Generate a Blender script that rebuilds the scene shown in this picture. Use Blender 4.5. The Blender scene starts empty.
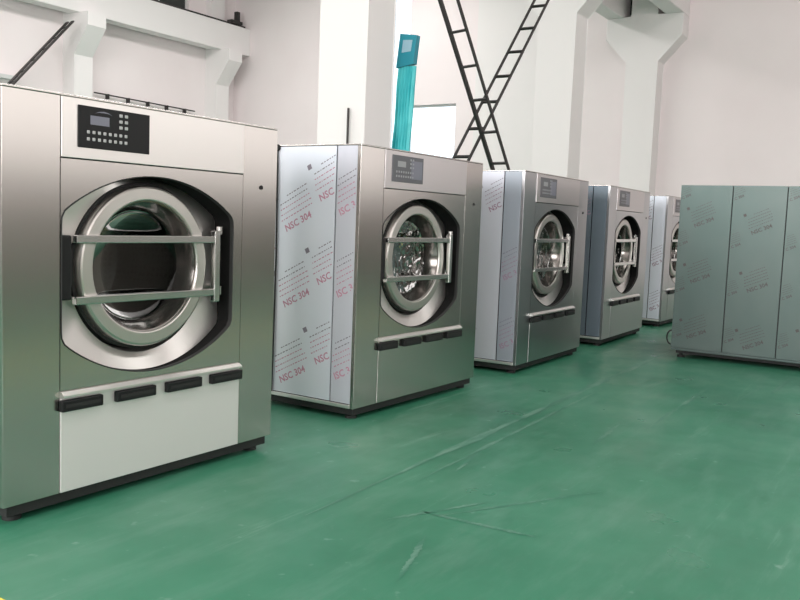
import bpy, bmesh, math, random
from mathutils import Vector, Matrix
random.seed(7)
S = bpy.context.scene
COL = S.collection
PI = math.pi

# ------------------------------------------------------------------ camera
cam_d = bpy.data.cameras.new('camera'); cam = bpy.data.objects.new('camera', cam_d); COL.objects.link(cam)
cam_d.sensor_width = 36; cam_d.lens = 857.8/800*36; cam_d.clip_end = 200
fw = Vector((.836, .541, -.092)).normalized()
up = Vector((.056, .082, .995))
rt = fw.cross(up).normalized(); up = rt.cross(fw).normalized()
cam.matrix_world = Matrix(((rt.x, up.x, -fw.x, -1.756), (rt.y, up.y, -fw.y, -3.646), (rt.z, up.z, -fw.z, 1.504), (0, 0, 0, 1)))
S.camera = cam

# ------------------------------------------------------------------ light and exposure
S.view_settings.view_transform = 'Standard'; S.view_settings.look = 'None'
S.view_settings.exposure = 0.0; S.view_settings.gamma = 1
W = bpy.data.worlds.new('overcast_sky'); S.world = W; W.use_nodes = True
bg = W.node_tree.nodes['Background']; bg.inputs[0].default_value = (.90, .95, 1, 1); bg.inputs[1].default_value = 2.2

def area(name, loc, rot, sx, sy, power, color=(1, 1, 1)):
    l = bpy.data.lights.new(name, 'AREA'); l.shape = 'RECTANGLE'; l.size = sx; l.size_y = sy
    l.energy = power; l.color = color
    o = bpy.data.objects.new(name, l); COL.objects.link(o); o.location = loc; o.rotation_euler = rot
    return o
# added lamps standing in for daylight: over both bays, at side and rear walls
area('overhead_fill_lamp', (3, -3.6, 9.55), (0, 0, 0), 26, 1.6, 560, (1, .97, .95))
area('overhead_fill_lamp', (6, 10.5, 9.55), (0, 0, 0), 24, 2.0, 1700, (1, .97, .95))
area('side_fill_lamp', (6, -9.85, 3.9), (PI/2, 0, 0), 26, 3.4, 380, (1, .97, .95))
area('rear_fill_lamp', (-11.85, 0, 4.6), (PI/2, 0, -PI/2), 17, 4.4, 2750, (1, .98, .97))

# ------------------------------------------------------------------ materials
def mat(name, col, rough=.5, metal=0, **kw):
    m = bpy.data.materials.new(name); m.use_nodes = True
    b = m.node_tree.nodes['Principled BSDF']
    b.inputs['Base Color'].default_value = (*col, 1); b.inputs['Roughness'].default_value = rough
    b.inputs['Metallic'].default_value = metal
    for k, v in kw.items(): b.inputs[k.replace('_', ' ')].default_value = v
    return m
def nodes(m):
    return m.node_tree.nodes, m.node_tree.links, m.node_tree.nodes['Principled BSDF']
def noise(m, scale, detail=3, mapping=(1, 1, 1), rough=.5):
    N, L, b = nodes(m)
    tc = N.new('ShaderNodeTexCoord'); mp = N.new('ShaderNodeMapping'); mp.inputs['Scale'].default_value = mapping
    n = N.new('ShaderNodeTexNoise'); n.inputs['Scale'].default_value = scale; n.inputs['Detail'].default_value = detail
    n.inputs['Roughness'].default_value = rough
    L.new(tc.outputs['Object'], mp.inputs[0]); L.new(mp.outputs[0], n.inputs['Vector'])
    return n
def ramp(m, src, stops):
    N, L, b = nodes(m); r = N.new('ShaderNodeValToRGB')
    el = r.color_ramp.elements
    while len(el) < len(stops): el.new(.5)
    for e, (p, c) in zip(el, stops): e.position = p; e.color = (*c, 1) if len(c) == 3 else c
    L.new(src, r.inputs[0]); return r
def bump(m, src, strength, dist=.01):
    N, L, b = nodes(m); bp = N.new('ShaderNodeBump'); bp.inputs['Strength'].default_value = strength
    bp.inputs['Distance'].default_value = dist
    L.new(src, bp.inputs['Height']); L.new(bp.outputs[0], b.inputs['Normal'])
def mixc(m, fac, a, bcol):
    N, L, b = nodes(m); x = N.new('ShaderNodeMix'); x.data_type = 'RGBA'
    if isinstance(fac, float): x.inputs[0].default_value = fac
    else: L.new(fac, x.inputs[0])
    for sck, v in ((x.inputs[6], a), (x.inputs[7], bcol)):
        if isinstance(v, tuple): sck.default_value = (*v, 1)
        else: L.new(v, sck)
    return x.outputs[2]

def brushed(name, col, rough, vert=True, var=.004):
    m = mat(name, col, rough, 1)
    N, L, b = nodes(m)
    n = noise(m, 1, 3, (240, 240, 2.5) if vert else (2.5, 240, 240))
    r = ramp(m, n.outputs[0], [(.3, (rough-var,)*3), (.7, (rough+var,)*3)])
    L.new(r.outputs[0], b.inputs['Roughness'])
    return m
M = {}
M['steel'] = brushed('brushed_stainless_steel', (.52, .49, .47), .22)
M['steel_matt'] = brushed('satin_stainless_steel', (.78, .76, .74), .40)
M['steel_white'] = mat('pale_coated_steel', (.74, .72, .71), .5, .55)
M['steel_dim'] = brushed('grey_brushed_steel', (.475, .475, .49), .28)
M['steel_fascia'] = brushed('pale_brushed_steel', (.74, .71, .69), .34, False)
M['ring'] = mat('turned_steel', (.60, .575, .55), .36, 1)
M['bowl'] = mat('smoky_bowl', (.16, .15, .14), .16, .9)
M['chrome'] = mat('polished_steel', (.70, .69, .68), .22, 1)
M['drum'] = mat('drum_steel', (.25, .25, .25), .25, 1)
def dots(m):
    N, L, b = nodes(m)
    tc = N.new('ShaderNodeTexCoord'); v = N.new('ShaderNodeTexVoronoi'); v.inputs['Scale'].default_value = 26
    v.inputs['Randomness'].default_value = .25
    L.new(tc.outputs['Object'], v.inputs['Vector'])
    r = ramp(m, v.outputs['Distance'], [(.28, (.01, .01, .01)), (.36, (.26, .26, .26))])
    L.new(r.outputs[0], b.inputs['Base Color'])
dots(M['drum'])
M['black'] = mat('black_plastic', (.010, .010, .011), .45, 0, Specular_IOR_Level=.25)
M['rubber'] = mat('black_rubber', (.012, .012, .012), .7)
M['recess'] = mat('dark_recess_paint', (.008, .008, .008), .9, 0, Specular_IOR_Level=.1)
M['base'] = mat('dark_painted_frame', (.012, .013, .013), .7)
M['grey_panel'] = mat('grey_control_panel', (.10, .10, .115), .4)
M['lcd'] = mat('lcd_grey', (.16, .165, .21), .3)
M['key'] = mat('pale_key', (.42, .42, .43), .5)
M['key_grey'] = mat('grey_key', (.30, .30, .32), .5)
M['red_print'] = mat('red_print', (.50, .24, .33), .5)
M['brown_print'] = mat('brown_print', (.052, .042, .042), .5)
M['faint_print'] = mat('faint_mauve_print', (.30, .19, .26), .5)
M['dark_print'] = mat('dark_print', (.20, .18, .22), .5)
def film(name, c1, c2, rough=.36, metal=.35):
    m = mat(name, c1, rough, metal)
    N, L, b = nodes(m)
    n = noise(m, 1.1, 3, (1, 1, .7))
    L.new(ramp(m, n.outputs[0], [(.35, c1), (.68, c2)]).outputs[0], b.inputs['Base Color'])
    n2 = noise(m, 5, 2, (1, 1, .5)); bump(m, n2.outputs[0], .12, .02)
    return m
M['film'] = film('pale_blue_protective_film', (.68, .72, .80), (.74, .75, .81))
M['film_grey'] = film('grey_blue_protective_film', (.55, .56, .63), (.60, .61, .66))
M['film_mid'] = film('mid_grey_protective_film', (.30, .33, .38), (.34, .36, .41))
M['fascia_grey'] = brushed('grey_fascia_steel', (.60, .57, .575), .36, False)
M['film_dark'] = film('dark_blue_protective_film', (.13, .165, .20), (.155, .185, .215))
M['film_green'] = film('grey_green_protective_film', (.072, .108, .102), (.092, .120, .114), .36, .35)
# glass of the doors
def thin_glass(name, tint, gl=.12, rough=.02, bumpy=0):
    m = bpy.data.materials.new(name); m.use_nodes = True
    N = m.node_tree.nodes; L = m.node_tree.links; N.remove(N['Principled BSDF'])
    t = N.new('ShaderNodeBsdfTransparent'); t.inputs[0].default_value = (*tint, 1)
    g = N.new('ShaderNodeBsdfGlossy'); g.inputs['Roughness'].default_value = rough
    f = N.new('ShaderNodeFresnel'); f.inputs[0].default_value = 1.5
    a = N.new('ShaderNodeMath'); a.operation = 'MULTIPLY_ADD'; a.inputs[1].default_value = .55; a.inputs[2].default_value = gl; a.use_clamp = True
    x = N.new('ShaderNodeMixShader')
    L.new(f.outputs[0], a.inputs[0]); L.new(a.outputs[0], x.inputs[0]); L.new(t.outputs[0], x.inputs[1]); L.new(g.outputs[0], x.inputs[2])
    if bumpy:
        tc = N.new('ShaderNodeTexCoord'); n = N.new('ShaderNodeTexNoise'); n.inputs['Scale'].default_value = 9; n.inputs['Detail'].default_value = 2
        bp = N.new('ShaderNodeBump'); bp.inputs['Strength'].default_value = bumpy; bp.inputs['Distance'].default_value = .05
        L.new(tc.outputs['Object'], n.inputs['Vector']); L.new(n.outputs[0], bp.inputs['Height'])
        L.new(bp.outputs[0], g.inputs['Normal']); L.new(bp.outputs[0], f.inputs['Normal'])
    L.new(x.outputs[0], N['Material Output'].inputs[0])
    return m
M['door_glass'] = thin_glass('door_glass', (.40, .43, .42), .0)
M['door_glass_film'] = thin_glass('film_covered_door_glass', (.34, .35, .36), .02, .05, .4)
M['pane'] = thin_glass('window_glass', (.92, .95, .96), .0)
M['dark_pane'] = mat('dark_window_glass', (.03, .037, .035), .15)
# walls and floor
m = mat('white_wall_paint', (.74, .70, .69), .8); M['wall'] = m
n = noise(m, .5, 4); N, L, b = nodes(m)
L.new(ramp(m, n.outputs[0], [(.3, (.84, .755, .765)), (.7, (.875, .80, .808))]).outputs[0], b.inputs['Base Color'])
M['concrete'] = mat('white_painted_concrete', (.82, .785, .785), .75)
n = noise(M['concrete'], 2, 5); bump(M['concrete'], n.outputs[0], .1, .02)
M['frame'] = mat('pale_window_frame', (.62, .62, .62), .5)
M['dark_steel'] = mat('dark_painted_steel', (.035, .03, .03), .5, .3)
M['reflection_band'] = mat('brown_grey_reflection_band', (.22, .19, .17), .6)
M['yellow'] = mat('yellow_floor_paint', (.75, .62, .05), .5)
m = mat('green_epoxy_floor', (.06, .26, .16), .28); M['floor'] = m
N, L, b = nodes(m)
n1 = noise(m, .55, 5, (1, 1, 1), .6)
c = ramp(m, n1.outputs[0], [(.32, (.022, .135, .076)), (.5, (.032, .168, .098)), (.70, (.050, .200, .124))]).outputs[0]
n2 = noise(m, 3, 6, (.35, 1.6, 1), .7)
c = mixc(m, ramp(m, n2.outputs[0], [(.48, (0, 0, 0)), (.74, (.6, .6, .6))]).outputs[0], c, (.10, .235, .17))
n4 = noise(m, 1.3, 8, (.25, 3.2, 1), .75)       # long pale drag marks
c = mixc(m, ramp(m, n4.outputs[0], [(.59, (0, 0, 0)), (.70, (.75, .75, .75))]).outputs[0], c, (.15, .29, .22))
n5 = noise(m, 9, 3)
c = mixc(m, ramp(m, n5.outputs[0], [(.68, (0, 0, 0)), (.75, (.6, .6, .6))]).outputs[0], c, (.18, .31, .25))
b.inputs['Specular IOR Level'].default_value = .4
L.new(c, b.inputs['Base Color'])
n3 = noise(m, 1.7, 4)
L.new(ramp(m, n3.outputs[0], [(.3, (.26,)*3), (.7, (.46,)*3)]).outputs[0], b.inputs['Roughness'])
bump(m, n2.outputs[0], .05, .01)
M['worn'] = mat('worn_floor_line', (.20, .40, .30), .4)
n = noise(M['worn'], 4, 5, (.6, 3, 1), .7); N, L, b = nodes(M['worn'])
L.new(ramp(M['worn'], n.outputs[0], [(.42, (.040, .165, .107)), (.68, (.13, .265, .20))]).outputs[0], b.inputs['Base Color'])
# teal plastic banner
M['teal'] = mat('teal_plastic', (.05, .55, .60), .35)
n = noise(M['teal'], 2.5, 3, (6, 1, .8)); N, L, b = nodes(M['teal'])
L.new(ramp(M['teal'], n.outputs[0], [(.35, (.03, .47, .52)), (.7, (.16, .74, .76))]).outputs[0], b.inputs['Base Color'])
M['teal_dark'] = mat('dark_teal_plastic', (.015, .25, .33), .4)
M['label_grey'] = mat('pale_blue_label', (.30, .48, .58), .5)

# ------------------------------------------------------------------ mesh helpers
def obj(name, bm, material, parent=None, smooth=False, mats=None, angle=38):
    bmesh.ops.recalc_face_normals(bm, faces=bm.faces)
    me = bpy.data.meshes.new(name); bm.to_mesh(me); bm.free()
    for mm in (mats or [material]): me.materials.append(mm)
    if smooth:
        me.polygons.foreach_set('use_smooth', [True]*len(me.polygons))
        try: me.set_sharp_from_angle(angle=math.radians(angle))
        except Exception: pass
    o = bpy.data.objects.new(name, me); COL.objects.link(o)
    if parent is not None: o.parent = parent
    return o
def box(bm, x0, x1, y0, y1, z0, z1, bev=0, mi=0):
    r = bmesh.ops.create_cube(bm, size=1)
    for v in r['verts']:
        v.co = Vector(((x0+x1)/2+v.co.x*(x1-x0), (y0+y1)/2+v.co.y*(y1-y0), (z0+z1)/2+v.co.z*(z1-z0)))
    if bev:
        es = list({e for v in r['verts'] for e in v.link_edges})
        bmesh.ops.bevel(bm, geom=es, offset=bev, segments=2, affect='EDGES', profile=.5)
    return bm
def bx(*a, **k): return box(bmesh.new(), *a, **k)
def tube(bm, p, q, r, seg=10, r2=None):
    p = Vector(p); q = Vector(q); d = q-p
    mtx = Matrix.Translation((p+q)/2) @ d.to_track_quat('Z', 'Y').to_matrix().to_4x4()
    bmesh.ops.create_cone(bm, cap_ends=True, segments=seg, radius1=r, radius2=r if r2 is None else r2, depth=d.length, matrix=mtx)
    return bm
def beam_bar(bm, p, q, w, h, side):
    """a rectangular bar from p to q, w along `side`, h across"""
    p = Vector(p); q = Vector(q); d = (q-p).normalized(); s = Vector(side); s = (s-d*s.dot(d)).normalized(); t = d.cross(s)
    vs = []
    for c in (p, q):
        for a, b in ((-1, -1), (1, -1), (1, 1), (-1, 1)): vs.append(bm.verts.new(c+s*a*w/2+t*b*h/2))
    for f in ((0, 1, 2, 3), (7, 6, 5, 4), (0, 4, 5, 1), (1, 5, 6, 2), (2, 6, 7, 3), (3, 7, 4, 0)): bm.faces.new([vs[i] for i in f])
def revolve(bm, prof, cx, cz, seg=72, closed=False):
    """profile of (radius, y) revolved about the y axis through (cx, cz)"""
    rings = []
    for r, y in prof:
        rings.append([bm.verts.new((cx+r*math.cos(2*PI*k/seg), y, cz+r*math.sin(2*PI*k/seg))) for k in range(seg)])
    pairs = list(zip(rings, rings[1:]))+([(rings[-1], rings[0])] if closed else [])
    for a, b in pairs:
        for k in range(seg): bm.faces.new((a[k], a[(k+1) % seg], b[(k+1) % seg], b[k]))
    return rings
def prism(pts, axis, a, b):
    """outline pts (2D) extruded between a and b along axis"""
    bm = bmesh.new()
    def P(u, v, t): return {'x': (t, u, v), 'y': (u, t, v), 'z': (u, v, t)}[axis]
    A = [bm.verts.new(P(u, v, a)) for u, v in pts]; B = [bm.verts.new(P(u, v, b)) for u, v in pts]
    bm.faces.new(A); bm.faces.new(B[::-1])
    for k in range(len(pts)):
        j = (k+1) % len(pts); bm.faces.new((A[k], B[k], B[j], A[j]))
    return bm
def empty(name, loc, rz, label, cat, group=None):
    o = bpy.data.objects.new(name, None); COL.objects.link(o); o.location = loc; o.rotation_euler = (0, 0, rz)
    o.empty_display_size = .2
    tag(o, label, cat, group); return o
def tag(o, label=None, cat=None, group=None):
    if label: o['label'] = label
    if cat: o['category'] = cat
    if group: o['group'] = group
    return o
def struct(name, bm, m, label=None, **k):
    o = obj(name, bm, m, **k); o['kind'] = 'structure'
    if label: o['label'] = label
    return o

# ------------------------------------------------------------------ the hall
X0, X1, Y0, Y1, HT = -12, 20.3, -10, 17.8, 9.7
struct('floor', bx(X0-.3, X1+.3, Y0-.3, Y1+.3, -.3, 0), M['floor'])
struct('ceiling', bx(X0-.3, X1+.3, Y0-.3, Y1+.3, HT, HT+.3), M['wall'])
def wall_with_holes(name, axis, t0, t1, u0, u1, holes, z1=HT):
    """wall in the plane across `axis`, thickness t0..t1, from u0..u1; holes = (ua, ub, za, zb) not overlapping in u"""
    bm = bmesh.new()
    us = sorted({u0, u1, *[h[0] for h in holes], *[h[1] for h in holes]}); zs = sorted({0, z1, *[h[2] for h in holes], *[h[3] for h in holes]})
    V = {}
    def v(i, j, t):
        if (i, j, t) not in V:
            V[(i, j, t)] = bm.verts.new((t, us[i], zs[j]) if axis == 'x' else (us[i], t, zs[j]))
        return V[(i, j, t)]
    def solid(i, j):
        if not (0 <= i < len(us)-1 and 0 <= j < len(zs)-1): return False
        cu = (us[i]+us[i+1])/2; cz = (zs[j]+zs[j+1])/2
        return not any(h[0] < cu < h[1] and h[2] < cz < h[3] for h in holes)
    for i in range(len(us)-1):
        for j in range(len(zs)-1):
            if not solid(i, j): continue
            for t in (t0, t1): bm.faces.new((v(i, j, t), v(i+1, j, t), v(i+1, j+1, t), v(i, j+1, t)))
            for di, dj, (a, c) in ((-1, 0, ((i, j), (i, j+1))), (1, 0, ((i+1, j), (i+1, j+1))), (0, -1, ((i, j), (i+1, j))), (0, 1, ((i, j+1), (i+1, j+1)))):
                if not solid(i+di, j+dj): bm.faces.new((v(*a, t0), v(*c, t0), v(*c, t1), v(*a, t1)))
    return struct(name, bm, M['wall'])
wall_with_holes('wall_end', 'x', X1, X1+.3, Y0, Y1, [(10.62, 11.35, .9, 8.6), (8.95, 10.62, .9, 4.96), (2.75, 4.05, 6.95, 8.8)])
wall_with_holes('wall_left', 'y', Y1, Y1+.3, X0, X1, [(13.6, 18.2, 7.9, 9.4), (-4, 8, 8.0, 9.4)])
wall_with_holes('wall_right', 'y', Y0-.3, Y0, X0, X1, [])
wall_with_holes('wall_rear', 'x', X0-.3, X0, Y0, Y1, [])
def window(name, axis, t, u0, u1, z0, z1, nu, nz, pane, fr=.06):
    bm = bmesh.new()
    def B(a, b, c, d, dep=.08):
        if axis == 'x': box(bm, t, t+dep, a, b, c, d)
        else: box(bm, a, b, t, t+dep, c, d)
    B(u0, u0+fr, z0, z1); B(u1-fr, u1, z0, z1); B(u0+fr, u1-fr, z0, z0+fr); B(u0+fr, u1-fr, z1-fr, z1)
    for k in range(1, nu): c = u0+(u1-u0)*k/nu; B(c-fr/3, c+fr/3, z0+fr, z1-fr)
    for k in range(1, nz): c = z0+(z1-z0)*k/nz; B(u0+fr, u1-fr, c-fr/3, c+fr/3, .05)
    o = struct(name, bm, M['frame'])
    g = bx(t+.03, t+.036, u0+.03, u1-.03, z0+.03, z1-.03) if axis == 'x' else bx(u0+.03, u1-.03, t+.03, t+.036, z0+.03, z1-.03)
    obj('window_pane', g, pane, o)
    return o
window('window_1', 'x', X1+.1, 10.62, 11.35, .9, 8.6, 1, 1, M['pane'])
window('window_2', 'x', X1+.1, 8.95, 10.62, .9, 4.96, 1, 1, M['pane'])
window('window_3', 'x', X1+.1, 2.75, 4.05, 6.95, 8.8, 2, 1, M['dark_pane'])
window('window_4', 'y', Y1+.1, 13.6, 18.2, 7.9, 9.4, 4, 1, M['dark_pane'])
window('window_5', 'y', Y1+.1, -4, 8, 8.0, 9.4, 8, 1, M['dark_pane'])
struct('trim_1', bx(X1-.08, X1, 6.2, 8.3, 0, HT), M['concrete'])        # shallow pilaster on the end wall
# corbelled columns of the row between the bays; runway beams on both corbels
def y_column(x, w=.62):
    yc = 3.38; h = .39
    pts = [(yc-h, 0), (yc+h, 0), (yc+h, 5.68), (yc+.96, 6.28), (yc+.96, 6.8), (yc+.32, 6.8), (yc+.32, HT), (yc-.32, HT), (yc-.32, 6.8), (yc-.96, 6.8), (yc-.96, 6.28), (yc-h, 5.68)]
    bm = prism(pts, 'x', x, x+w)
    bmesh.ops.bevel(bm, geom=bm.edges[:], offset=.015, segments=1, affect='EDGES')
    return struct('concrete_column', bm, M['concrete'])
for x in (-6.4, .54, 7.48, 14.42): y_column(x)
y_column(19.78, .52)
for ya, yb in ((2.42, 2.86), (3.92, 4.34)):
    struct('runway_beam', bx(X0, X1, ya, yb, 6.8, 7.75, bev=.02), M['concrete'])
# left wall: columns with one-sided corbels and the beam on them
for x in (2.6, 8.1, 13.55, 18.95):
    bm = prism([(17.8, 0), (17.8, HT), (17.56, HT), (17.56, 6.86), (16.72, 6.86), (16.72, 6.5), (17.3, 5.75), (17.3, 0)], 'x', x, x+.6)
    struct('concrete_column', bm, M['concrete'])
struct('runway_beam', bx(X0, X1, 17.08, 17.53, 6.86, 7.75, bev=.02), M['concrete'])
struct('trim_2', bx(X0, 12.1, 17.6, 17.8, 4.82, 4.92), M['frame'])        # ledge on the left wall
# crane rail with its end stop on the left beam
r = obj('crane_rail', bx(X0, X1-.1, 17.22, 17.32, 7.75, 7.84), M['dark_steel'])
tag(r, 'dark crane rail running along the top of the left wall beam', 'rail')
bm = bmesh.new(); box(bm, 19.5, 20.0, 17.16, 17.38, 7.84, 7.94); box(bm, 19.78, 19.92, 17.2, 17.34, 7.94, 8.25)
tag(obj('rail_stop', bm, M['dark_steel']), 'small dark stop block at the end of the crane rail', 'rail stop')
# thin pipe with hangers on the left wall
p = empty('wall_pipe', (14.5, 17.68, 4.86), 0, 'thin dark pipe on clips along the left wall', 'pipe')
obj('pipe_run', tube(bmesh.new(), (0, 0, 0), (3.9, 0, -.05), .02), M['dark_steel'], p, True)
for k in range(5):
    obj('pipe_clip', bx(.5+k*.75-.02, .5+k*.75+.02, -.02, .12, -.12-.01*k, .02-.01*k), M['dark_steel'], p)
# floor wear lines and a yellow mark
def strip(name, x0, y0, x1, y1, w, m, z=.002):
    bm = bmesh.new(); d = Vector((x1-x0, y1-y0, 0)).normalized(); s = Vector((-d.y, d.x, 0))
    n = 40; prev = None
    for k in range(n+1):
        c = Vector((x0, y0, 0)).lerp(Vector((x1, y1, 0)), k/n); ww = w*(.45+.75*random.random())*min(1, 4*k/n+.1, 4*(n-k)/n+.1)
        j = s*random.uniform(-.1, .1)*w
        cur = [bm.verts.new(c+j+s*ww/2+Vector((0, 0, z))), bm.verts.new(c+j-s*ww/2+Vector((0, 0, z)))]
        if prev: bm.faces.new((prev[0], prev[1], cur[1], cur[0]))
        prev = cur
    return struct(name, bm, m)
# unseen dark bands added on side and rear walls for the steel to reflect
struct('trim_6', bx(X0+.05, X1-.05, Y0, Y0+.04, 0, 2.1), M['reflection_band'])
struct('trim_7', bx(X0, X0+.04, Y0+.05, Y1-.05, 0, 2.1), M['reflection_band'])
strip('trim_3', 1.55, -.98, 9.3, -.70, .07, M['worn'])
strip('trim_4', 1.75, -1.33, 2.35, -1.62, .03, M['worn'])
strip('trim_8', 2.35, -1.12, 6.2, -.93, .03, M['worn'])
strip('trim_9', 1.95, -1.5, 2.95, -2.05, .02, M['worn'])
SCUFFS = ((1.18, -1.79, 1.7, -1.61), (2.7, -1.2, 3.2, -1.1), (4.6, -1.77, 7.2, -1.70), (1.98, -1.40, 2.02, -2.05), (6.4, -2.09, 7.4, -2.12), (6.8, -2.26, 8.1, -2.28), (3.9, -1.62, 4.7, -1.55))
struct('trim_20', bx(-5, 19, -3.72, -3.50, 0, .002), M['yellow'])      # aisle line
for q, (xa, ya, xb, yb) in enumerate(SCUFFS): strip('trim_%d' % (10+q), xa, ya, xb, yb, .035, M['worn'])
struct('trim_5', bx(-.4, .10, -.75, -.66, 0, .002), M['yellow'])

# ------------------------------------------------------------------ film print
def text_verts(s, size):
    cu = bpy.data.curves.new('t', 'FONT'); cu.body = s; cu.size = size; cu.resolution_u = 2; cu.offset = size*.02
    o = bpy.data.objects.new('t', cu); COL.objects.link(o)
    dg = bpy.context.evaluated_depsgraph_get()
    me = bpy.data.meshes.new_from_object(o.evaluated_get(dg))
    vs = [v.co.copy() for v in me.vertices]; fs = [list(p.vertices) for p in me.polygons]
    COL.objects.unlink(o); bpy.data.objects.remove(o); bpy.data.curves.remove(cu); bpy.data.meshes.remove(me)
    return vs, fs
TXT = text_verts('NSC 304', .088)
def stamp(bm, P, u, v, ang, umin, umax, vmin, vmax, x, sc=1.0):
    """one printed block: small logo, five rows of fine dashes and bold lettering; P(u, v) maps panel coordinates to 3D"""
    ca, sa = math.cos(ang), math.sin(ang)
    def quad(a0, b0, a1, b1, mi):
        q = [(u+sc*(a*ca-b*sa), v+sc*(a*sa+b*ca)) for a, b in ((a0, b0), (a1, b0), (a1, b1), (a0, b1))]
        if all(umin < k < umax and vmin < l < vmax for k, l in q):
            f = bm.faces.new([bm.verts.new(P(*k)) for k in q]); f.material_index = mi
    rnd = random.Random(int(1000*(u+v)))
    quad(-.20, .17, -.155, .215, 2)
    for row in range(5):
        a = -.20 + (.09 if row > 3 else 0)+.015*row
        while a < .19:
            w = rnd.uniform(.008, .03); quad(a, -.03+row*.046, min(a+w, .2), -.021+row*.046, 1+(row > 2)); a += w+.012
    vs = [(u+sc*((c.x-.19)*ca-(c.y-.135)*sa), v+sc*((c.x-.19)*sa+(c.y-.135)*ca)) for c in TXT[0]]
    for f in TXT[1]:
        q = [vs[i] for i in f]
        if all(umin < k < umax and vmin < l < vmax for k, l in q):
            nf = bm.faces.new([bm.verts.new(P(*k)) for k in q]); nf.material_index = 1

# ------------------------------------------------------------------ washers
WD, HH, Z0, DP = 1.86, 2.05, .09, 1.12     # width, height, bottom of the panels, depth
CX, CZ = .895, 1.162
def opening_radius(t):
    """distance from the opening's centre to its outline in direction t: flat sides, shallow arcs above and below"""
    c, s = math.cos(t), math.sin(t); R = .934; lim = .590
    k = (1.690-R)-CZ if s >= 0 else (.634+R)-CZ
    # |(rc, rs-k)| = R
    bq = -2*s*k; cq = k*k-R*R
    r = (-bq+math.sqrt(bq*bq-4*cq))/2
    r2 = lim/abs(c) if abs(c) > 1e-6 else 9
    return (r**-60+r2**-60)**(-1/60)
NS = 120
ANG = [2*PI*k/NS for k in range(NS)]
OUT = [(CX+opening_radius(t)*math.cos(t), CZ+opening_radius(t)*math.sin(t)) for t in ANG]
def front_panel_mesh(x0, x1, z0, z1):
    bm = bmesh.new(); outer = []
    for t in ANG:
        c, s = math.cos(t), math.sin(t)
        r = min(((x1-CX) if c > 0 else (x0-CX))/c if abs(c) > 1e-9 else 99, ((z1-CZ) if s > 0 else (z0-CZ))/s if abs(s) > 1e-9 else 99)
        outer.append([CX+r*c, CZ+r*s])
    for cx, cz in ((x0, z0), (x1, z0), (x1, z1), (x0, z1)):      # snap nearest samples to the corners
        k = min(range(NS), key=lambda i: (outer[i][0]-cx)**2+(outer[i][1]-cz)**2); outer[k] = [cx, cz]
    A = [bm.verts.new((x, 0, z)) for x, z in outer]; B = [bm.verts.new((x, 0, z)) for x, z in OUT]
    lip = [bm.verts.new((x, .02, z)) for x, z in OUT]; ob = [bm.verts.new((x, .02, z)) for x, z in outer]
    for k in range(NS):
        j = (k+1) % NS
        bm.faces.new((A[k], A[j], B[j], B[k])); bm.faces.new((B[k], B[j], lip[j], lip[k])); bm.faces.new((A[j], A[k], ob[k], ob[j]))
    return bm
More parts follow.
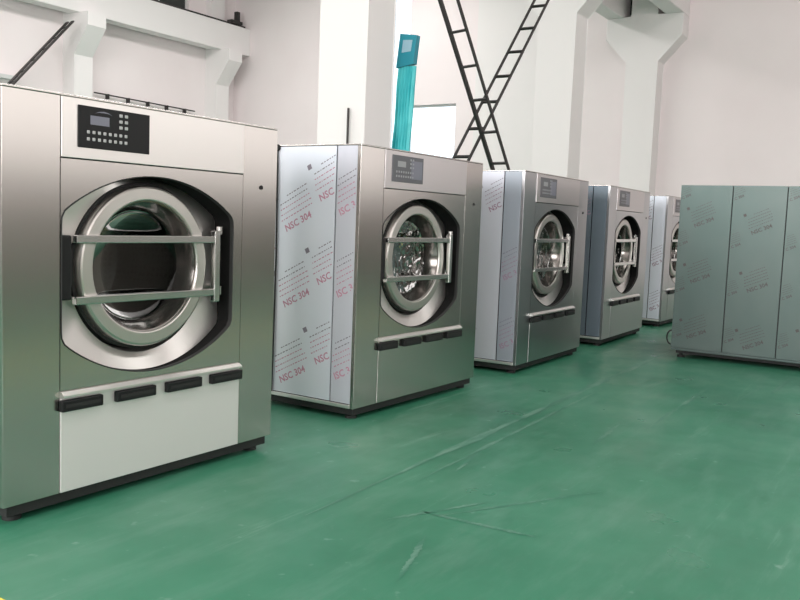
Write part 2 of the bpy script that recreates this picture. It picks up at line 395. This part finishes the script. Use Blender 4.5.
def washer(x, y, rz, label, film_m=None, covered=True, strip_m=None, cable=False, front='steel', printed=1):
    t = empty('industrial_washer', (x, y, 0), rz, label, 'washing machine', 'row of industrial washers')
    ml, mr = .304, 1.556
    ST = M[front]
    g = .004
    # carcass: back, top, right side and floor pan
    bm = bmesh.new()
    box(bm, .012, WD-.012, .03, .05, Z0, .63); box(bm, .012, WD-.012, DP-.03, DP, Z0, HH-.01)
    box(bm, .0, WD, .0, DP, HH-.012, HH, bev=.004); box(bm, .012, WD-.012, .05, DP-.03, Z0, Z0+.02)
    obj('carcass', bm, M['steel'], t)
    obj('side_panel', bx(WD-.012, WD, .012, DP, Z0, HH-.012), M['steel'], t)
    # corner pieces at the front
    obj('corner_panel', bx(0, ml-g, 0, .03, Z0, HH-.013, bev=.0015), ST, t)
    obj('corner_panel', bx(mr+g, WD, 0, .03, Z0, HH-.013, bev=.0015), ST, t)
    # left side, wide rear sheet and narrow front sheet
    for a, bb in ((.226, DP-.004), (.031, .214)):
        fm = film_m or M['steel']
        if bb-a < .4 and strip_m: fm = strip_m
        if film_m:
            bm = bx(0, .012, a, bb, Z0+.035, HH-.013)
            def P(u, v): return (-.0012, -u, v)
            if bb-a > .4:
                for q, (uu, vv) in enumerate(((.60, 1.56), (.27, 1.80), (.60, .97), (.27, 1.17), (.62, .37), (.27, .56), (.96, 1.83), (.96, 1.2))):
                    if printed < 1 and q % 3 != 1: continue
                    stamp(bm, P, -uu, vv, .46, -bb+.005, -a-.005, Z0+.05, HH-.03, 0, .86)
            else:
                for vv in ((1.68, 1.07, .45) if printed == 1 else (1.1, .4) if printed else ()): stamp(bm, P, -.115, vv, .46, -bb+.004, -a-.004, Z0+.05, HH-.03, 0, .86)
            obj('film_sheet', bm, fm, t, mats=[fm, M['red_print' if printed == 1 else 'faint_print'], M['dark_print']])
        else:
            obj('side_panel', bx(0, .012, a, bb, Z0+.035, HH-.013), fm, t)
    obj('side_trim', bx(-.006, .012, .031, DP-.004, Z0, Z0+.028, bev=.003), M['steel_matt'] if film_m else ST, t)
    # control fascia and its panel
    fz0, fz1 = 1.748, HH-.014
    obj('control_fascia', bx(ml, mr, -.006, .03, fz0, fz1, bev=.002), M['steel_fascia'] if not covered else M['fascia_grey'], t)
    px0, px1, pz0, pz1 = .394, .832, 1.802, 2.006
    cp = obj('control_panel', bx(px0, px1, -.012, .0, pz0, pz1, bev=.002), M['grey_panel'] if covered else M['black'], t)
    obj('display_screen', bx(.462, .574, -.0135, -.01, 1.918, 1.962), M['lcd'] if not covered else M['key_grey'], cp)
    kb = M['key'] if not covered else M['key_grey']
    for r_ in range(2):
        for k in range(8): obj('button', bx(.442+k*.0325, .442+k*.0325+.017, -.0145, -.01, 1.872-r_*.034, 1.888-r_*.034, bev=.003), kb, cp)
    for r_ in range(3):
        for k in range(2): obj('button', bx(.636+k*.034, .636+k*.034+.02, -.0145, -.01, 1.972-r_*.03, 1.988-r_*.03, bev=.003), kb, cp)
    if covered:
        obj('panel_frame', bx(px0+.26, px1-.02, -.0135, -.01, pz0+.03, pz1-.03), M['lcd'], cp)
    else:
        obj('maker_badge', prism([(.49, 1.975), (.515, 1.985), (.54, 1.988), (.565, 1.985), (.59, 1.975), (.565, 1.981), (.515, 1.981)], 'y', -.0135, -.011), M['lcd'], cp)
    # front sheet with the porthole opening and everything inside
    obj('front_panel', front_panel_mesh(ml, mr, .604, 1.742), ST, t)
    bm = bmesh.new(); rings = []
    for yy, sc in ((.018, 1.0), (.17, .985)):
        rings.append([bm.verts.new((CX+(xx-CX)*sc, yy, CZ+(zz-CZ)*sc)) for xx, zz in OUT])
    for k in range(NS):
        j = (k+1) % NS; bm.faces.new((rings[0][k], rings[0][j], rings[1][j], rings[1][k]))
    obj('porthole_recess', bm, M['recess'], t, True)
    RX, RZ = .888, 1.203
    bm = bmesh.new(); lo = [[bm.verts.new((CX+(xx-CX)*c_, y_, CZ+(zz-CZ)*c_)) for xx, zz in OUT] for c_, y_ in ((1.0, -.001), (.995, -.005), (.987, -.001), (.987, .02))]
    for A, B in zip(lo, lo[1:]):
        for k in range(NS):
            j = (k+1) % NS; bm.faces.new((A[k], A[j], B[j], B[k]))
    obj('opening_trim', bm, M['rubber'], t, True)
    bm = bmesh.new()
    a = [bm.verts.new((CX+(xx-CX)*.985, .088+.062*math.cos(q-.75), CZ+(zz-CZ)*.985)) for (xx, zz), q in zip(OUT, ANG)]
    b1 = [bm.verts.new((RX+.465*math.cos(q), .105, RZ-.01+.465*math.sin(q))) for q in ANG]
    b3 = [bm.verts.new((RX+.45*math.cos(q), .2, RZ-.005+.45*math.sin(q))) for q in ANG]
    for A, B in ((a, b1), (b1, b3)):
        for k in range(NS):
            j = (k+1) % NS; bm.faces.new((A[k], A[j], B[j], B[k]))
    obj('tub_collar', bm, M['steel_matt'], t, True)
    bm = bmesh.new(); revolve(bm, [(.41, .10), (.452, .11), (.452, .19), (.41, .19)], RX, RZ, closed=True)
    obj('gap_shade_ring', bm, M['rubber'], t, True)  # black ring standing in for the shade between door ring and collar
    bm = bmesh.new(); rr = revolve(bm, [(.36, .19), (.395, .20), (.40, .75), (.395, .80), (.12, .83), (.10, .80)], RX, RZ)
    bm.faces.new(rr[-1])
    for k in range(3):       # drum lifters
        q = 2*PI*k/3+.5; c, s = math.cos(q), math.sin(q)
        vs = []
        for yy in (.24, .76):
            for rad, off in ((.40, -.06), (.31, 0), (.40, .06)):
                vs.append(bm.verts.new((RX+rad*c-off*s, yy, RZ+rad*s+off*c)))
        bm.faces.new(vs[0:3]); bm.faces.new(vs[3:6]); bm.faces.new((vs[0], vs[3], vs[4], vs[1])); bm.faces.new((vs[1], vs[4], vs[5], vs[2]))
    obj('drum', bm, M['drum'], t, True)
    # door
    bm = bmesh.new()
    revolve(bm, [(.436, .11), (.436, .062), (.431, .054), (.422, .050), (.366, .050), (.360, .052), (.357, .058), (.357, .075), (.40, .075), (.40, .11)], RX, RZ, closed=True)
    d = obj('door', bm, M['ring'], t, True, angle=18)
    bm = bmesh.new()
    revolve(bm, [(.359, .066), (.350, .068), (.300, .172), (.300, .188), (.36, .188), (.365, .07)], RX, RZ, closed=True)
    obj('door_bowl', bm, M['bowl'], d, True)
    bm = bmesh.new()
    prof = [(.302*math.sin(q), .165+.02*math.cos(q)) for q in [PI/2*(1-k/8) for k in range(9)]]
    rr = revolve(bm, [(r_, y_) for r_, y_ in prof if r_ > .001], RX, RZ, 64); bm.faces.new(rr[-1])
    obj('door_glass', bm, M['door_glass_film'] if covered else M['door_glass'], d, True)
    for zc in (1.352, 1.043):
        obj('door_bar', bx(.405, 1.385, .012, .05, zc-.02, zc+.02, bev=.004), M['chrome'], d)
        obj('hinge', tube(tube(bmesh.new(), (1.425, .055, zc+.03), (1.425, .055, zc+.075 if zc > 1.2 else zc-.02), .019, 14), (1.38, .05, zc+.03), (1.475, .11, zc+.03), .017, 10), M['chrome'], d, True)
    obj('hinge_post', bx(1.345, 1.388, .006, .045, .985, 1.405, bev=.006), M['chrome'], d)
    obj('door_latch', bx(.309, .378, .012, .10, 1.05, 1.37, bev=.008), M['black'], t)
    # lower panel, drip lip and dispenser hatches
    obj('lower_panel', bx(ml, mr, -.004, .03, Z0, .570, bev=.004), M['steel_white'] if not covered else ST, t)
    obj('drip_lip', prism([(.01, .604), (-.012, .600), (-.036, .584), (-.036, .574), (.01, .571)], 'x', ml-.003, mr-.01), M['steel_matt'], t)
    for xa, xb in ((.292, .535), (.622, .882), (.962, 1.222), (1.300, 1.556)):
        h = obj('dispenser_hatch', bx(xa, xb, -.034, -.002, .503, .560, bev=.006), M['black'], t)
        obj('hatch_slot', bx(xa+.02, xb-.02, -.036, -.033, .522, .540), M['rubber'], h)
    # screw on the right corner piece, plinth and feet
    obj('screw', tube(bmesh.new(), (1.717, -.006, 1.675), (1.717, .004, 1.675), .013, 12), M['black'], t, True)
    obj('plinth', bx(.03, WD-.03, .02, DP-.03, .035, Z0), M['base'], t)
    for fx in (.10, WD-.10):
        for fy in (.09, DP-.10):
            bm = tube(bmesh.new(), (fx, fy, 0), (fx, fy, .022), .045, 16); tube(bm, (fx, fy, .018), (fx, fy, .052), .02, 10)
            obj('foot', bm, M['base'], t, True)
    if cable:
        bm = bmesh.new(); pts = [(-.012, .80, 2.03), (-.014, .79, 1.9), (-.012, .785, 1.2), (-.014, .79, .5), (-.012, .80, .12)]
        for p_, q_ in zip(pts, pts[1:]): tube(bm, p_, q_, .008, 8)
        bmesh.ops.create_uvsphere(bm, u_segments=12, v_segments=8, radius=.028, matrix=Matrix.Translation((-.014, .80, 2.03)))
        obj('edge_cord', bm, M['rubber'], t, True)
    return t
washer(.531, 0, 0, 'nearest stainless washer, unwrapped, with clear black keypad display', None, False)
washer(3.349, .04, -.010, 'steel washer with pale film and red print on its wide side, second from the front', M['film'], strip_m=M['film_grey'], cable=True)
washer(6.082, .009, .026, 'steel washer with greyish film side, third from the front', M['film_grey'], strip_m=M['film_mid'], front='steel_dim', printed=.5)
washer(8.767, .082, .035, 'washer with dark blue-grey side, fourth in the row', M['film_dark'], front='steel_dim', printed=0)
washer(11.649, .172, 0, 'farthest washer, mostly hidden behind the wrapped green-grey cabinet', M['film'], front='steel_dim', printed=.5)

# ------------------------------------------------------------------ wrapped cabinet on the right
t = empty('wrapped_cabinet', (8.61, -.837, 0), 0, 'large grey-green film-wrapped steel cabinet standing at the right', 'cabinet')
CW, CD = 1.76, 1.5
obj('carcass', bx(.05, CD, -CW+.01, -.004, Z0, HH, bev=.005), M['film_green'], t)
obj('inner_frame', bx(.014, .05, -CW+.03, -.03, Z0+.03, HH-.02), M['base'], t)
for k, (a, bb) in enumerate(((-.581, 0), (-1.163, -.593), (-CW, -1.175))):
    bm = bx(0, .012, a, bb, Z0+.03, HH)
    def P(u, v): return (-.0012, -u, v)
    cu = (a+bb)/2
    for j in range(3): stamp(bm, P, -cu-.02+.05*k, 1.70-.66*j-.06*(k % 2), .42, -bb+.004, -a-.004, .14, HH-.01, 0, .72)
    for j in range(4): stamp(bm, P, -bb+.03, 1.96-.55*j, .42, -bb+.004, -a-.004, .14, HH-.01, 0, .5)
    obj('film_sheet', bm, M['film_green'], t, mats=[M['film_green'], M['brown_print'], M['brown_print']])
obj('bottom_rail', bx(-.006, .012, -CW, 0, Z0, Z0+.024, bev=.003), M['film_green'], t)
obj('plinth', bx(.05, CD-.05, -CW+.05, -.05, .05, Z0), M['base'], t)
for fx in (.1, CD-.1):
    for fy in (-.1, -CW+.1):
        bm = tube(bmesh.new(), (fx, fy, 0), (fx, fy, .022), .045, 16); tube(bm, (fx, fy, .018), (fx, fy, .052), .02, 10)
        obj('foot', bm, M['base'], t, True)
bm = bmesh.new(); prev = None
for k in range(13):
    q = PI*k/12; c_ = (.02, .004+.055*math.sin(q), .235+.085*math.cos(q))
    if prev: tube(bm, prev, c_, .009, 8)
    prev = c_
obj('cable_loop', bm, M['rubber'], t, True)

# ------------------------------------------------------------------ ladders
def ladder(foot, top, side, w, spacing, rail, label, first=.35, mats='dark_steel', rung=.03):
    f = Vector(foot); tp = Vector(top); d = tp-f; s = Vector(side).normalized()
    e = empty('steel_ladder', foot, 0, label, 'ladder')
    o = Vector((0, 0, 0))
    for k, sg in enumerate((0, 1)):
        bm = bmesh.new(); beam_bar(bm, o+s*w*sg, d+s*w*sg, rail[k], .035, (0, 0, 1) if abs(s.z) > .9 else s); obj('rail', bm, M[mats], e)
    n = int((d.length-first)/spacing)
    for k in range(n+1):
        c_ = o+d.normalized()*(first+k*spacing)
        bm = bmesh.new(); beam_bar(bm, c_, c_+s*w, rung, .035, d); obj('rung', bm, M[mats], e)
    return e
ladder((10.69, 1.78, .02), (6.53, 2.54, 6.9), (-.27, -.96, 0), .30, .48, (.055, .026), 'dark steel ladder leaning up to the left, thicker rail on its left')
ladder((6.635, 2.35, .02), (12.8, 2.45, 6.8), (.03, -1, 0), .25, .58, (.027, .027), 'dark steel ladder leaning up to the right, crossing the other one')
ladder((7.35, 17.25, .02), (13.15, 17.04, 6.5), (-.05, -1, 0), .24, .45, (.12, .12), 'dark steel ladder leaning on the left wall above the nearest washer')

# ------------------------------------------------------------------ teal banner
e = empty('folded_banner', (8.35, 2.96, 0), 0, 'tall folded teal plastic banner leaning beside the grey column', 'banner')
bm = bmesh.new(); n = 13; z1 = 3.62
rows = []
for j in range(15):
    z = z1*j/14; rows.append([])
    for k in range(n):
        a = k/(n-1); off = .02*math.cos(k*PI)+.006*math.sin(j*1.7+k)
        lean = (z-3)*-.05
        wv = .004*math.sin(j*2.1)
        rows[-1].append((off, .14-.28*a+lean+wv, z))
F = [[bm.verts.new((x-.015, y, z)) for x, y, z in r] for r in rows]; B = [[bm.verts.new((x+.015, y, z)) for x, y, z in r] for r in rows]
for j in range(14):
    for k in range(n-1):
        bm.faces.new((F[j][k], F[j][k+1], F[j+1][k+1], F[j+1][k])); bm.faces.new((B[j][k+1], B[j][k], B[j+1][k], B[j+1][k+1]))
    for k in (0, n-1): bm.faces.new((F[j][k], F[j+1][k], B[j+1][k], B[j][k]))
for j in (0, 14):
    for k in range(n-1): bm.faces.new((F[j][k], F[j][k+1], B[j][k+1], B[j][k]))
obj('sheet', bm, M['teal'], e)
hd = obj('header', prism([(.115, 3.60), (-.165, 3.64), (-.205, 4.02), (.065, 4.06)], 'x', -.05, .04), M['teal_dark'], e)
obj('label_patch', prism([(.03, 3.80), (-.12, 3.81), (-.14, 3.96), (.01, 3.97)], 'x', -.054, -.049), M['label_grey'], hd)
# dark rod standing in front of the column beside the second washer
tag(obj('thin_rod', tube(bmesh.new(), (7.43, 3.22, 0), (7.43, 3.22, 2.95), .016, 8), M['dark_steel']), 'thin dark rod standing against the pale column above the second washer', 'rod')
